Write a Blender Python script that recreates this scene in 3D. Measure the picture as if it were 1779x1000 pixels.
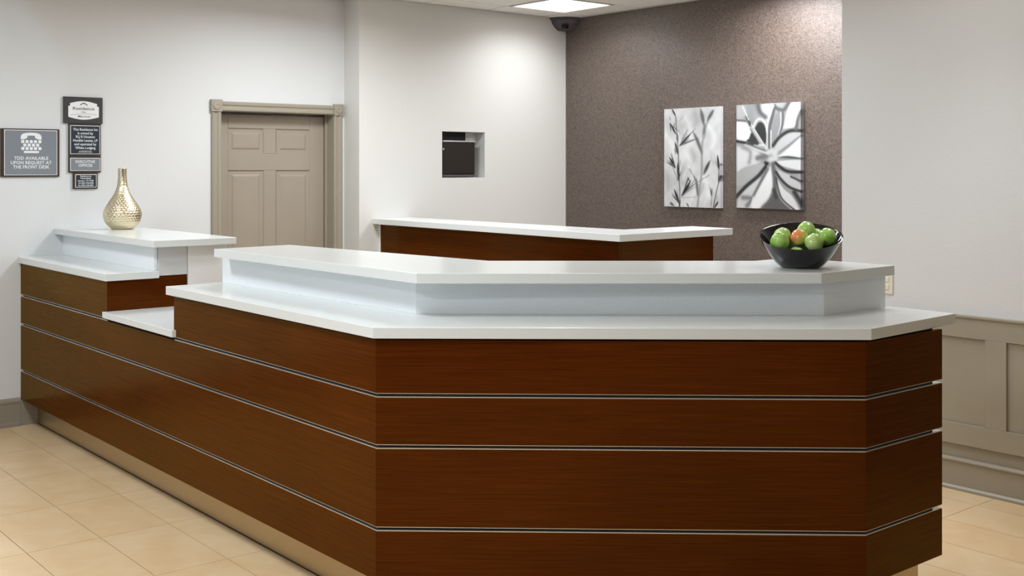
import bpy, math, random
import numpy as np
from mathutils import Vector
random.seed(4)
S = bpy.context.scene
for o in list(bpy.data.objects): bpy.data.objects.remove(o)
COL = S.collection

# ---------------------------------------------------------------- camera
YAW = math.radians(-39.6884)
cam_d = bpy.data.cameras.new('camera'); cam = bpy.data.objects.new('camera', cam_d); COL.objects.link(cam)
cam.location = (0, 0, 1.62); cam.rotation_euler = (math.radians(90), 0, YAW)
cam_d.sensor_width = 36; cam_d.lens = 36*1975.6/1779
cam_d.shift_y = -209/1779; cam_d.clip_start = .05; cam_d.clip_end = 60
S.camera = cam
RT = Vector((math.cos(-YAW), -math.sin(-YAW), 0)); FW = Vector((math.sin(-YAW), math.cos(-YAW), 0))

# ---------------------------------------------------------------- world, lights, exposure
S.view_settings.view_transform = 'Standard'; S.view_settings.look = 'None'
S.view_settings.gamma = 1; S.view_settings.use_curve_mapping = False
S.view_settings.exposure = 0.19
W = bpy.data.worlds.new('world'); S.world = W; W.use_nodes = True
W.node_tree.nodes['Background'].inputs[0].default_value = (.93, .96, 1, 1)
W.node_tree.nodes['Background'].inputs[1].default_value = .2

def area(name, loc, sx, sy, power, col=(1, .985, .96), rot=(0, 0, 0), spread=180):
    d = bpy.data.lights.new(name, 'AREA'); d.shape = 'RECTANGLE'; d.size = sx; d.size_y = sy
    d.energy = power; d.color = col; d.spread = math.radians(spread)
    o = bpy.data.objects.new(name, d); o.location = loc; o.rotation_euler = rot; COL.objects.link(o); return o
CZ = 2.90
TROFFERS_AND_FILL = [  # x, y, power, spread, beam colour
    (6.04, 6.665, 9, 150, (.96, .98, 1)),      # the one in view
    (6.08, 4.85, 37, 168, (.95, .97, 1)),
    (3.85, 6.15, 34, 168, (.93, .97, 1)),
    (3.90, 4.30, 15, 160, (.90, .96, 1)),
    (1.10, 3.00, 36, 175, (.90, .96, 1)),
    (0.90, 5.60, 34, 175, (.86, .94, 1)),
    (4.70, 2.70, 4, 80, (.96, .98, 1)),  # added over the aisle to brighten right floor and wall, sparing desk end
    (-.80, 1.40, 46, 175, (.88, .95, 1)),
    (1.00, -1.60, 24, 175, (.93, .97, 1)),
]
for i, (x, y, p, sp, c) in enumerate(TROFFERS_AND_FILL):
    area('troffer_and_fill', (x, y, CZ-.022), .52, .52, p, c, spread=sp)
area('window_daylight', (-5.0, 3.0, 1.6), 4.0, 2.0, 75, (.70, .86, 1), (0, math.radians(-90), 0))
sd = bpy.data.lights.new('wall_wedge_spot', 'SPOT'); sd.energy = 26; sd.spot_size = math.radians(50.8); sd.spot_blend = .12; sd.color = (.62, .82, 1); sd.shadow_soft_size = .03  # added spot without a fixture, throws the cool wedge onto the back wall
so = bpy.data.objects.new('wall_wedge_spot', sd); so.location = (.4, 5.6, 2.8); COL.objects.link(so)
so.rotation_euler = Vector((.8, 1.88, -.6)).to_track_quat('-Z', 'Y').to_euler()

# ---------------------------------------------------------------- materials
def mat(name, col, rough=.5, metal=0, spec=.5, coat=0, coat_rough=.1, noise=None, bump=None, emit=None, emit_s=0):
    """noise=(scale vec, amount, detail); bump=(scale vec, strength, distance)"""
    m = bpy.data.materials.new(name); m.use_nodes = True; nt = m.node_tree; b = nt.nodes['Principled BSDF']
    b.inputs['Base Color'].default_value = (*col, 1); b.inputs['Roughness'].default_value = rough
    b.inputs['Metallic'].default_value = metal; b.inputs['Specular IOR Level'].default_value = spec
    b.inputs['Coat Weight'].default_value = coat; b.inputs['Coat Roughness'].default_value = coat_rough
    tc = nt.nodes.new('ShaderNodeTexCoord')
    def ntex(sc, det):
        mp = nt.nodes.new('ShaderNodeMapping'); mp.inputs['Scale'].default_value = sc
        nt.links.new(tc.outputs['Object'], mp.inputs['Vector'])
        t = nt.nodes.new('ShaderNodeTexNoise'); t.inputs['Scale'].default_value = 1; t.inputs['Detail'].default_value = det
        nt.links.new(mp.outputs[0], t.inputs['Vector']); return t
    if noise:
        t = ntex(noise[0], noise[2]); r = nt.nodes.new('ShaderNodeValToRGB')
        a = noise[1]; r.color_ramp.elements[0].position = .3; r.color_ramp.elements[1].position = .7
        r.color_ramp.elements[0].color = (*[c*(1-a) for c in col], 1); r.color_ramp.elements[1].color = (*[min(1, c*(1+a)) for c in col], 1)
        nt.links.new(t.outputs['Fac'], r.inputs[0]); nt.links.new(r.outputs[0], b.inputs['Base Color'])
    if bump:
        t = ntex(bump[0], 2); bp = nt.nodes.new('ShaderNodeBump')
        bp.inputs['Strength'].default_value = bump[1]; bp.inputs['Distance'].default_value = bump[2]
        nt.links.new(t.outputs['Fac'], bp.inputs['Height']); nt.links.new(bp.outputs[0], b.inputs['Normal'])
    if emit:
        b.inputs['Emission Color'].default_value = (*emit, 1); b.inputs['Emission Strength'].default_value = emit_s
    return m
M = {}
M['lobbywall'] = mat('lobby_wall_paint', (.07, .058, .046), .6)
M['paint'] = mat('wall_paint', (.68, .69, .70), .6, bump=((90, 90, 90), .25, .002))
M['paint_warm'] = mat('wall_paint_warm', (.67, .665, .64), .6, bump=((90, 90, 90), .25, .002))
M['ceil'] = mat('ceiling_tile', (.86, .85, .83), .8, noise=((60, 60, 60), .06, 4), bump=((120, 120, 120), .4, .003))
M['grid'] = mat('ceiling_grid', (.62, .61, .59), .5)
M['trim'] = mat('taupe_trim', (.335, .30, .235), .38, noise=((4, 4, 4), .03, 2))
M['door'] = mat('taupe_door', (.345, .295, .235), .42, noise=((3, 3, 3), .03, 2))
M['base'] = mat('taupe_base', (.27, .235, .19), .3)
M['quartz'] = mat('white_quartz', (.69, .715, .715), .2, noise=((260, 260, 260), .02, 3))
M['laminate'] = mat('white_laminate', (.80, .80, .80), .35)
M['silver'] = mat('brushed_silver_laminate', (.86, .89, .91), .4, .05, noise=((200, 200, 200), .03, 3))
M['greylam'] = mat('grey_laminate', (.58, .59, .60), .4)
M['alu'] = mat('aluminium', (.80, .81, .83), .25, .9)
M['kick'] = mat('brushed_metal_kick', (.48, .37, .22), .28, .9, bump=((3, 3, 500), .1, .001))
M['black'] = mat('carcass_black', (.006, .005, .005), .6)
M['plastic'] = mat('black_plastic', (.008, .007, .006), .35, 0, .25)
M['signbrown'] = mat('sign_bronze', (.045, .028, .018), .35)
M['signgrey'] = mat('sign_grey', (.21, .23, .26), .4)
M['signnavy'] = mat('sign_navy', (.018, .030, .045), .35)
M['signdark'] = mat('sign_charcoal', (.045, .043, .043), .4)
M['white'] = mat('white_print', (.82, .83, .85), .5)
M['navyink'] = mat('ink', (.06, .065, .10), .5)
M['diffuser'] = mat('lit_diffuser', (.9, .9, .9), .5, emit=(1, .99, .97), emit_s=3.0)
M['bowl'] = mat('black_glazed_ceramic', (.004, .004, .006), .05, 0, .55)
M['stem'] = mat('apple_stem', (.05, .03, .012), .7)
M['cream'] = mat('cream_plastic', (.74, .71, .62), .35)
M['camgrey'] = mat('grey_plastic', (.075, .065, .075), .4)

def wood():
    m = bpy.data.materials.new('dark_wood_veneer'); m.use_nodes = True; nt = m.node_tree; b = nt.nodes['Principled BSDF']
    tc = nt.nodes.new('ShaderNodeTexCoord'); mp = nt.nodes.new('ShaderNodeMapping'); mp.inputs['Scale'].default_value = (3.5, 3.5, 260)
    nt.links.new(tc.outputs['Object'], mp.inputs[0])
    n = nt.nodes.new('ShaderNodeTexNoise'); n.inputs['Scale'].default_value = 1; n.inputs['Detail'].default_value = 6; n.inputs['Distortion'].default_value = .6
    nt.links.new(mp.outputs[0], n.inputs['Vector'])
    n2 = nt.nodes.new('ShaderNodeTexNoise'); n2.inputs['Scale'].default_value = 1.6; n2.inputs['Detail'].default_value = 2
    nt.links.new(tc.outputs['Object'], n2.inputs['Vector'])
    mx = nt.nodes.new('ShaderNodeMath'); mx.operation = 'MULTIPLY_ADD'; mx.inputs[1].default_value = .45
    nt.links.new(n2.outputs['Fac'], mx.inputs[0]); nt.links.new(n.outputs['Fac'], mx.inputs[2])
    r = nt.nodes.new('ShaderNodeValToRGB'); e = r.color_ramp.elements
    e[0].position = .5; e[0].color = (.050, .0085, .0007, 1); e[1].position = 1.0; e[1].color = (.096, .0200, .0022, 1)
    nt.links.new(mx.outputs[0], r.inputs[0]); nt.links.new(r.outputs[0], b.inputs['Base Color'])
    bp = nt.nodes.new('ShaderNodeBump'); bp.inputs['Strength'].default_value = .04; bp.inputs['Distance'].default_value = .0006
    nt.links.new(n.outputs['Fac'], bp.inputs['Height']); nt.links.new(bp.outputs[0], b.inputs['Normal'])
    b.inputs['Roughness'].default_value = .6; b.inputs['Specular IOR Level'].default_value = 0
    gl = nt.nodes.new('ShaderNodeBsdfGlossy'); gl.inputs['Color'].default_value = (.60, .50, .19, 1); gl.inputs['Roughness'].default_value = .2
    nt.links.new(bp.outputs[0], gl.inputs['Normal'])
    fr = nt.nodes.new('ShaderNodeFresnel'); fr.inputs['IOR'].default_value = 1.36
    ms = nt.nodes.new('ShaderNodeMixShader'); out = nt.nodes['Material Output']
    nt.links.new(fr.outputs[0], ms.inputs[0]); nt.links.new(b.outputs[0], ms.inputs[1]); nt.links.new(gl.outputs[0], ms.inputs[2]); nt.links.new(ms.outputs[0], out.inputs['Surface'])
    return m
M['wood'] = wood()

def wallpaper():
    m = bpy.data.materials.new('woven_brown_wallpaper'); m.use_nodes = True; nt = m.node_tree; b = nt.nodes['Principled BSDF']
    tc = nt.nodes.new('ShaderNodeTexCoord')
    def tex(sc, det=2):
        mp = nt.nodes.new('ShaderNodeMapping'); mp.inputs['Scale'].default_value = sc
        nt.links.new(tc.outputs['Object'], mp.inputs[0])
        t = nt.nodes.new('ShaderNodeTexNoise'); t.inputs['Scale'].default_value = 1; t.inputs['Detail'].default_value = det
        nt.links.new(mp.outputs[0], t.inputs['Vector']); return t
    a = tex((1, 60, 400)); c = tex((1, 400, 60)); ad = nt.nodes.new('ShaderNodeMath'); ad.operation = 'MAXIMUM'
    nt.links.new(a.outputs['Fac'], ad.inputs[0]); nt.links.new(c.outputs['Fac'], ad.inputs[1])
    r = nt.nodes.new('ShaderNodeValToRGB'); e = r.color_ramp.elements
    e[0].position = .42; e[0].color = (.038, .026, .019, 1); e[1].position = .66; e[1].color = (.172, .128, .106, 1)
    nt.links.new(ad.outputs[0], r.inputs[0]); nt.links.new(r.outputs[0], b.inputs['Base Color'])
    bp = nt.nodes.new('ShaderNodeBump'); bp.inputs['Strength'].default_value = .6; bp.inputs['Distance'].default_value = .003
    nt.links.new(ad.outputs[0], bp.inputs['Height']); nt.links.new(bp.outputs[0], b.inputs['Normal'])
    b.inputs['Roughness'].default_value = .40; b.inputs['Metallic'].default_value = .2; b.inputs['Specular IOR Level'].default_value = .9
    return m
M['wallpaper'] = wallpaper()

def tilemat(name, c1, c2):
    m = bpy.data.materials.new(name); m.use_nodes = True; nt = m.node_tree; b = nt.nodes['Principled BSDF']
    tc = nt.nodes.new('ShaderNodeTexCoord'); oi = nt.nodes.new('ShaderNodeObjectInfo')
    ad = nt.nodes.new('ShaderNodeVectorMath'); ad.operation = 'ADD'
    nt.links.new(tc.outputs['Object'], ad.inputs[0]); nt.links.new(oi.outputs['Location'], ad.inputs[1])
    n = nt.nodes.new('ShaderNodeTexNoise'); n.inputs['Scale'].default_value = 4.5; n.inputs['Detail'].default_value = 7; n.inputs['Roughness'].default_value = .6
    n.inputs['Distortion'].default_value = .8
    nt.links.new(ad.outputs[0], n.inputs['Vector'])
    mx = nt.nodes.new('ShaderNodeMath'); mx.operation = 'MULTIPLY_ADD'; mx.inputs[1].default_value = .16
    nt.links.new(oi.outputs['Random'], mx.inputs[0]); nt.links.new(n.outputs['Fac'], mx.inputs[2])
    r = nt.nodes.new('ShaderNodeValToRGB'); e = r.color_ramp.elements
    e[0].position = .35; e[0].color = (*c1, 1); e[1].position = .85; e[1].color = (*c2, 1)
    nt.links.new(mx.outputs[0], r.inputs[0]); nt.links.new(r.outputs[0], b.inputs['Base Color'])
    b.inputs['Roughness'].default_value = .33; b.inputs['Specular IOR Level'].default_value = .45
    return m
M['tile'] = tilemat('beige_stone_tile', (.64, .445, .245), (.74, .565, .365))
M['grout'] = mat('grout', (.26, .17, .10), .9)

def gold():
    m = bpy.data.materials.new('hammered_champagne_metal'); m.use_nodes = True; nt = m.node_tree; b = nt.nodes['Principled BSDF']
    b.inputs['Base Color'].default_value = (.80, .70, .50, 1); b.inputs['Metallic'].default_value = .95; b.inputs['Roughness'].default_value = .2
    return m
M['gold'] = gold()

def applemat(name, g1, g2, blush=0):
    m = bpy.data.materials.new(name); m.use_nodes = True; nt = m.node_tree; b = nt.nodes['Principled BSDF']
    tc = nt.nodes.new('ShaderNodeTexCoord'); n = nt.nodes.new('ShaderNodeTexNoise'); n.inputs['Scale'].default_value = 22; n.inputs['Detail'].default_value = 3
    nt.links.new(tc.outputs['Object'], n.inputs['Vector'])
    r = nt.nodes.new('ShaderNodeValToRGB'); e = r.color_ramp.elements
    e[0].position = .35; e[0].color = (*g1, 1); e[1].position = .7; e[1].color = (*g2, 1)
    nt.links.new(n.outputs['Fac'], r.inputs[0])
    out = r.outputs[0]
    if blush:
        d = nt.nodes.new('ShaderNodeVectorMath'); d.operation = 'DOT_PRODUCT'; d.inputs[1].default_value = (*(-RT*.75-FW*.45+Vector((0, 0, .45))),)
        nt.links.new(tc.outputs['Object'], d.inputs[0])
        mr = nt.nodes.new('ShaderNodeMapRange'); mr.inputs[1].default_value = -.002; mr.inputs[2].default_value = .030
        nt.links.new(d.outputs['Value'], mr.inputs[0])
        mx = nt.nodes.new('ShaderNodeMix'); mx.data_type = 'RGBA'; mx.inputs[7].default_value = (.82, .24, .08, 1)
        nt.links.new(mr.outputs[0], mx.inputs[0]); nt.links.new(out, mx.inputs[6]); out = mx.outputs[2]
    nt.links.new(out, b.inputs['Base Color']); b.inputs['Roughness'].default_value = .25; b.inputs['Coat Weight'].default_value = .3
    b.inputs['Subsurface Weight'].default_value = .05; b.inputs['Subsurface Radius'].default_value = (.01, .02, .005)
    return m
M['apple'] = applemat('green_apple_skin', (.27, .56, .08), (.50, .76, .22))
M['apple_pale'] = applemat('pale_apple_skin', (.36, .60, .13), (.64, .78, .36))
M['apple_red'] = applemat('blushed_apple_skin', (.38, .56, .09), (.60, .72, .20), 1)

# ---------------------------------------------------------------- mesh helpers
class MB:
    def __init__(s): s.v = []; s.f = []
    def add(s, v, f):
        n = len(s.v); s.v += [tuple(p) for p in v]; s.f += [tuple(i+n for i in q) for q in f]; return s
    def box(s, x0, x1, y0, y1, z0, z1):
        return s.add([(x0, y0, z0), (x1, y0, z0), (x1, y1, z0), (x0, y1, z0), (x0, y0, z1), (x1, y0, z1), (x1, y1, z1), (x0, y1, z1)],
                     [(3, 2, 1, 0), (4, 5, 6, 7), (0, 1, 5, 4), (1, 2, 6, 5), (2, 3, 7, 6), (3, 0, 4, 7)])
    def prism(s, poly, z0, z1):
        a = sum(poly[i][0]*poly[(i+1) % len(poly)][1]-poly[(i+1) % len(poly)][0]*poly[i][1] for i in range(len(poly)))
        if a < 0: poly = poly[::-1]
        n = len(poly)
        return s.add([(x, y, z0) for x, y in poly]+[(x, y, z1) for x, y in poly],
                     [tuple(range(n))[::-1], tuple(range(n, 2*n))]+[(i, (i+1) % n, (i+1) % n+n, i+n) for i in range(n)])
    def plate(s, poly, y0, y1):       # polygon in x,z extruded along y
        k = MB().prism([(x, z) for x, z in poly], 0, 1)
        return s.add([(x, y0 if t == 0 else y1, z) for x, z, t in k.v], [f[::-1] for f in k.f])
    def lathe(s, prof, n=40, c=(0, 0, 0)):
        vs = []; fs = []
        for r, z in prof:
            for i in range(n):
                a = 2*math.pi*i/n; vs.append((c[0]+r*math.cos(a), c[1]+r*math.sin(a), c[2]+z))
        for k in range(len(prof)-1):
            for i in range(n):
                j = (i+1) % n; fs.append((k*n+i, k*n+j, (k+1)*n+j, (k+1)*n+i))
        return s.add(vs, fs)
    def build(s, name, m, parent=None, bevel=0, smooth=False, loc=None, seg=2):
        me = bpy.data.meshes.new(name); v = s.v
        if loc is not None: v = [(a-loc[0], b-loc[1], c-loc[2]) for a, b, c in v]
        me.from_pydata(v, [], s.f); me.update()
        me.materials.append(M[m] if isinstance(m, str) else m)
        if smooth: me.shade_smooth()
        o = bpy.data.objects.new(name, me); COL.objects.link(o)
        if loc is not None: o.location = loc
        if parent is not None:
            o.parent = parent
            if parent.type == 'EMPTY' or parent.location.length > 0:
                o.matrix_parent_inverse = inv(parent)
        if bevel:
            b = o.modifiers.new('bevel', 'BEVEL'); b.width = bevel; b.segments = seg; b.limit_method = 'ANGLE'; b.angle_limit = math.radians(35)
        return o
def inv(p):
    from mathutils import Matrix
    t = Vector((0, 0, 0)); q = p
    while q is not None: 
        t += q.location if q.parent is None else q.location
        q = q.parent
    return Matrix.Translation(-t)
def inv(p):
    from mathutils import Matrix
    m = Matrix.Identity(4); q = p; chain = []
    while q is not None: chain.append(q); q = q.parent
    for q in reversed(chain):
        m = m @ q.matrix_parent_inverse @ Matrix.Translation(q.location)
    return m.inverted()
def tag(o, label=None, cat=None, group=None, kind=None):
    if label: o['label'] = label
    if cat: o['category'] = cat
    if group: o['group'] = group
    if kind: o['kind'] = kind
    return o
def empty(name, loc, label, cat, group=None):
    o = bpy.data.objects.new(name, None); o.location = loc; o.empty_display_size = .1; COL.objects.link(o); return tag(o, label, cat, group)
def st(o): o['kind'] = 'structure'; return o
def box(*a): return MB().box(*a)

# ---------------------------------------------------------------- room shell
YD, YL, XD, XR, XC = 7.48, 7.267, 6.635, 5.404, 4.547
YR = 3.666
# back wall with door opening; the light wall (nearer) with the niche
dw = MB()
DX0, DX1, DZ = 3.54, 4.45, 2.02
dw.box(-5.2, DX0-.012, YD, YD+.16, 0, CZ); dw.box(DX1+.012, XC+.01, YD, YD+.16, 0, CZ); dw.box(DX0-.012, DX1+.012, YD, YD+.16, DZ+.012, CZ)
dw.box(3.4, 4.6, YD+.162, YD+.2, 0, 2.2)
wb = st(dw.build('wall_back', 'paint'))
NX0, NX1, NZ0, NZ1 = 5.313, 5.741, 1.54, 1.907
lw = MB(); y0, y1 = YL, YL+.12
lw.box(XC, NX0, y0, YD+.16, 0, CZ); lw.box(NX1, XD+.15, y0, YD+.16, 0, CZ)
lw.box(NX0, NX1, y0, YD+.16, 0, NZ0); lw.box(NX0, NX1, y0, YD+.16, NZ1, CZ); lw.box(NX0, NX1, y1, YD+.16, NZ0, NZ1)
wn = st(lw.build('wall_back_inner', 'paint_warm'))
st(box(XD, XD+.15, YR-.1, YL, 0, CZ).build('wall_accent', 'wallpaper'))
wr = MB(); wr.box(XR, XR+.14, -7, YR, 0, CZ); wr.box(XR+.14, XD+.15, YR-.14, YR, 0, CZ)
wright = st(wr.build('wall_right', 'paint', bevel=.006))
st(box(-5.2, XR+.14, -7.15, -7, 0, CZ).build('wall_front', 'lobbywall'))
wl = MB(); wl.box(-5.2, -5.05, -7, 1.0, 0, CZ); wl.box(-5.2, -5.05, 5.0, YD, 0, CZ); wl.box(-5.2, -5.05, 1, 5, 0, .6); wl.box(-5.2, -5.05, 1, 5, 2.6, CZ)
st(wl.build('wall_left', 'lobbywall'))

# ---- floor: grout bed plus single tiles
fl = st(box(-5.2, XD+.15, -7.15, YD+.2, -.06, -.004).build('floor', 'grout'))
TX, TY, G = .31, .605, .003
tile_me = {}
def tile_mesh(w, d):
    k = (round(w, 3), round(d, 3))
    if k not in tile_me:
        mb = MB().box(0, w, 0, d, -.004, 0); me = bpy.data.meshes.new('tile'); me.from_pydata(mb.v, [], mb.f); me.materials.append(M['tile']); tile_me[k] = me
    return tile_me[k]
rest = MB(); ntile = 0
kx0 = int(math.floor((-5.2-1.793)/TX))
for i in range(kx0, 17):
    xa = 1.793+TX*i; xb = min(xa+TX, XD); xa = max(xa, -5.05)
    if xb-xa < .02: continue
    ph = 4.985 if xa < 4.2 else 2.775
    for j in range(-21, 10):
        ya = ph+TY*j; yb = ya+TY; ya = max(ya, -7); lim = YD if xa < XC else YL
        yb = min(yb, lim)
        if yb-ya < .02: continue
        xm, ym = (xa+xb)/2, (ya+yb)/2
        d = Vector((xm, ym, 0)); Z = d.dot(FW); X = d.dot(RT)
        vis = False
        if Z > 1.5:
            u = 889.5+X/Z*1975.6; v = 291+1.62*1975.6/Z
            vis = -160 < u < 1940 and v < 1130
        if vis and xm > 2.5 and ym > 2.6 and xm < 4.2: vis = False
        if vis and xm > 3.0 and ym > 4.0: vis = False
        if vis and ntile < 290:
            o = bpy.data.objects.new('tile', tile_mesh(xb-xa-G, yb-ya-G)); o.location = (xa+G/2, ya+G/2, 0); COL.objects.link(o); o.parent = fl; ntile += 1
        else:
            rest.box(xa+G/2, xb-G/2, ya+G/2, yb-G/2, -.004, 0)
tag(rest.build('tile_field', 'tile', fl), kind='stuff')
print('floor tiles', ntile)

# ---- ceiling: grid plane, single tiles near the corner in view
ce = st(box(-5.2, XD+.15, -7.15, YD+.2, CZ+.02, CZ+.1).build('ceiling', 'grid'))
GX, GY, P = 5.737, 6.362, .61
rest = MB()
ctile = {}
for i in range(-18, 3):
    for j in range(-22, 4):
        xa, xb, ya, yb = GX+P*i, GX+P*i+P, GY+P*j, GY+P*j+P
        xa = max(xa, -5.05); xb = min(xb, XD-.02); ya = max(ya, -6.95)
        lim = YL if (xa+xb)/2 > XC else YD
        yb = min(yb, lim-.02)
        if xb-xa < .05 or yb-ya < .05: continue
        if any(xa < t[0] < xb and ya < t[1] < yb for t in TROFFERS_AND_FILL[:1]): continue
        b = MB().box(xa+.008, xb-.008, ya+.008, yb-.008, CZ, CZ+.02)
        if xa > 4.4 and ya > 5.4: b.build('ceiling_tile', 'ceil', ce, bevel=.002)
        else: rest.add(b.v, b.f)
tag(rest.build('ceiling_tile_field', 'ceil', ce), kind='stuff')
for i, (x, y, p, sp, c) in enumerate(TROFFERS_AND_FILL):
    if i == 0: continue
    box(x-.28, x+.28, y-.28, y+.28, CZ-.012, CZ-.001).build('light_panel', 'diffuser', ce)  # panels out of view, the added aisle light among them
wa = MB(); wa.box(XC, XD, YL-.02, YL, CZ-.004, CZ+.02); wa.box(XD-.02, XD, YR, YL-.02, CZ-.004, CZ+.02)
wa.build('wall_angle', 'grid', ce)

# ceiling light in view
tl = empty('ceiling_light', (6.04, 6.665, CZ), 'lit square recessed ceiling light panel near the room corner above the accent wall', 'ceiling light')
a0, a1, b0, b1 = 5.737+.012, 5.737+.61-.012, 6.362+.012, 6.362+.61-.012
fr = MB(); t = .02
fr.box(a0, a1, b0, b0+t, CZ-.004, CZ+.02); fr.box(a0, a1, b1-t, b1, CZ-.004, CZ+.02); fr.box(a0, a0+t, b0+t, b1-t, CZ-.004, CZ+.02); fr.box(a1-t, a1, b0+t, b1-t, CZ-.004, CZ+.02)
fr.build('light_frame', 'grid', tl)
box(a0+t, a1-t, b0+t, b1-t, CZ+.002, CZ+.012).build('diffuser', 'diffuser', tl)

# corner surveillance camera: faceted quarter bowl
sc = empty('security_camera', (XD, YL, CZ), 'grey corner-mounted surveillance camera housing where ceiling meets both back walls', 'security camera')
prof = [(.185, 0), (.187, -.014), (.172, -.02), (.158, -.05), (.125, -.085), (.09, -.105)]
mb = MB(); n = 9; vs = []
for r, z in prof:
    for i in range(n):
        a = math.pi*1.0+math.pi/2*i/(n-1); vs.append((XD+r*math.cos(a)-.001, YL+r*math.sin(a)-.001, CZ-.002+z))
    vs.append((XD-.001, YL-.001, CZ-.002+z))
fs = []
for k in range(len(prof)-1):
    for i in range(n+1):
        j = (i+1) % (n+1); fs.append((k*(n+1)+i, k*(n+1)+j, (k+1)*(n+1)+j, (k+1)*(n+1)+i))
fs.append(tuple(range(n+1))); fs.append(tuple(range(len(vs)-1, len(vs)-n-2, -1)))
mb.add(vs, fs).build('housing', 'camgrey', sc)
q = MB(); q.lathe([(.0, -.03), (.02, -.028), (.03, -.012), (.032, 0)], 16, (XD-.10, YL-.10, CZ-.07)); q.build('lens_dome', 'plastic', sc, smooth=True)

# ---- baseboard left (tall, with cap and shoe)
def base_profile_run(x0, x1, yw):     # against a wall facing -y
    prof = [(0, 0), (-.024, 0), (-.024, .022), (-.014, .028), (-.014, .142), (-.018, .148), (-.018, .160), (-.006, .177), (0, .177)]
    v = [(x0, yw+a, b) for a, b in prof]+[(x1, yw+a, b) for a, b in prof]; n = len(prof)
    return MB().add(v, [(i, (i+1) % n, (i+1) % n+n, i+n) for i in range(n)]+[tuple(range(n))[::-1], tuple(range(n, 2*n))])
st(base_profile_run(-5.05, 2.185, YD).build('baseboard_back', 'base'))

box(2.186, 2.30, YD-.014, YD, 0, .163).build('baseboard_end', 'base', bpy.data.objects['baseboard_back'])
# ---- right wall wainscot
wsc = st(MB().box(XR-.004, XR, -7, YR, .16, .868).build('trim_1', 'trim'))
def wy(a, b, z0, z1, name, d=.022, bev=.0015): return box(XR-d, XR-.004, a, b, z0, z1).build(name, 'trim', wsc, bevel=bev)
wy(-7, YR, .768, .868, 'top_rail'); wy(-7, YR, .229, .336, 'bottom_rail')
box(XR-.03, XR, -7, YR, .868, .882).build('cap_rail', 'trim', wsc, bevel=.003)
ys = [2.721+.66*k for k in range(-14, 2)]
for y in ys: 
    if y < YR: wy(y, min(y+.108, YR), .336, .768, 'stile')
prev = -7
for y in ys:
    if y-prev > .1: box(XR-.010, XR-.004, prev+.001, y-.001, .337, .767).build('panel', 'trim', wsc)
    prev = y+.108
prof = [(0, 0), (-.036, 0), (-.036, .012), (-.028, .022), (-.024, .022), (-.024, .138), (-.034, .146), (-.034, .152), (-.022, .160), (0, .160)]
v = [(XR+a, -7, b) for a, b in prof]+[(XR+a, YR, b) for a, b in prof]; n = len(prof)
st(MB().add(v, [(i, i+n, (i+1) % n+n, (i+1) % n) for i in range(n)]+[tuple(range(n)), tuple(range(n, 2*n))[::-1]]).build('baseboard_right', 'trim'))

# ---- wall outlet plate
op = empty('outlet_plate', (XR, 3.385, .949), 'cream outlet cover plate on the right wall just below the upper counter end', 'outlet')
box(XR-.007, XR, 3.347, 3.423, .948, 1.064).build('cover_plate', 'cream', op, bevel=.003)
for z in (.985, 1.027):
    box(XR-.010, XR-.006, 3.368, 3.402, z-.014, z+.014).build('socket', 'cream', op, bevel=.002)

# ---- door
dr = st(box(DX0+.012, DX1-.012, YD+.118, YD+.150, .005, DZ-.02).build('door_1', 'door'))
LY = YD+.110   # front face of the stiles
LX0, LX1 = DX0+.008, DX1-.018
zs = [(1.722, 1.905), (.98, 1.600), (.25, .80)]
xs = [(3.647, 3.930), (4.030, 4.312)]
def bar(n_, *a): box(*a).build(n_, 'door', dr, bevel=.003)
top = DZ-.015
bar('stile', LX0, xs[0][0], LY, LY+.012, .01, top); bar('stile', xs[1][1], LX1, LY, LY+.012, .01, top)
zz = [top]+[q for z in zs for q in (z[1], z[0])]+[.01]
for k in range(0, len(zz), 2): bar('rail', xs[0][0], xs[1][1], LY, LY+.012, zz[k+1], zz[k])
for z0, z1 in zs: bar('mullion', xs[0][1], xs[1][0], LY, LY+.012, z0, z1)
for x0, x1 in xs:
    for z0, z1 in zs:
        mb = MB(); lv = [(0, .001), (.010, .011), (.022, .011), (.042, .002), (.048, .0015)]
        for e, d in lv: mb.v += [(x0+e, LY+d, z0+e), (x1-e, LY+d, z0+e), (x1-e, LY+d, z1-e), (x0+e, LY+d, z1-e)]
        for k in range(len(lv)-1):
            for i in range(4): mb.f.append((k*4+i, k*4+(i+1) % 4, k*4+4+(i+1) % 4, k*4+4+i))
        n = len(mb.v); mb.f.append((n-4, n-3, n-2, n-1)); mb.build('raised_panel', 'door', dr)
kn = MB(); kx, kz = LX0+.065, .93
vs = MB().lathe([(.0, 0), (.026, .0), (.026, .006), (.01, .01), (.01, .035), (.024, .045), (.026, .058), (.016, .068), (.0, .07)], 20)
kn.add([(kx+x, LY-z, kz+y) for x, y, z in vs.v], vs.f).build('door_knob', 'alu', dr, smooth=True)
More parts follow.
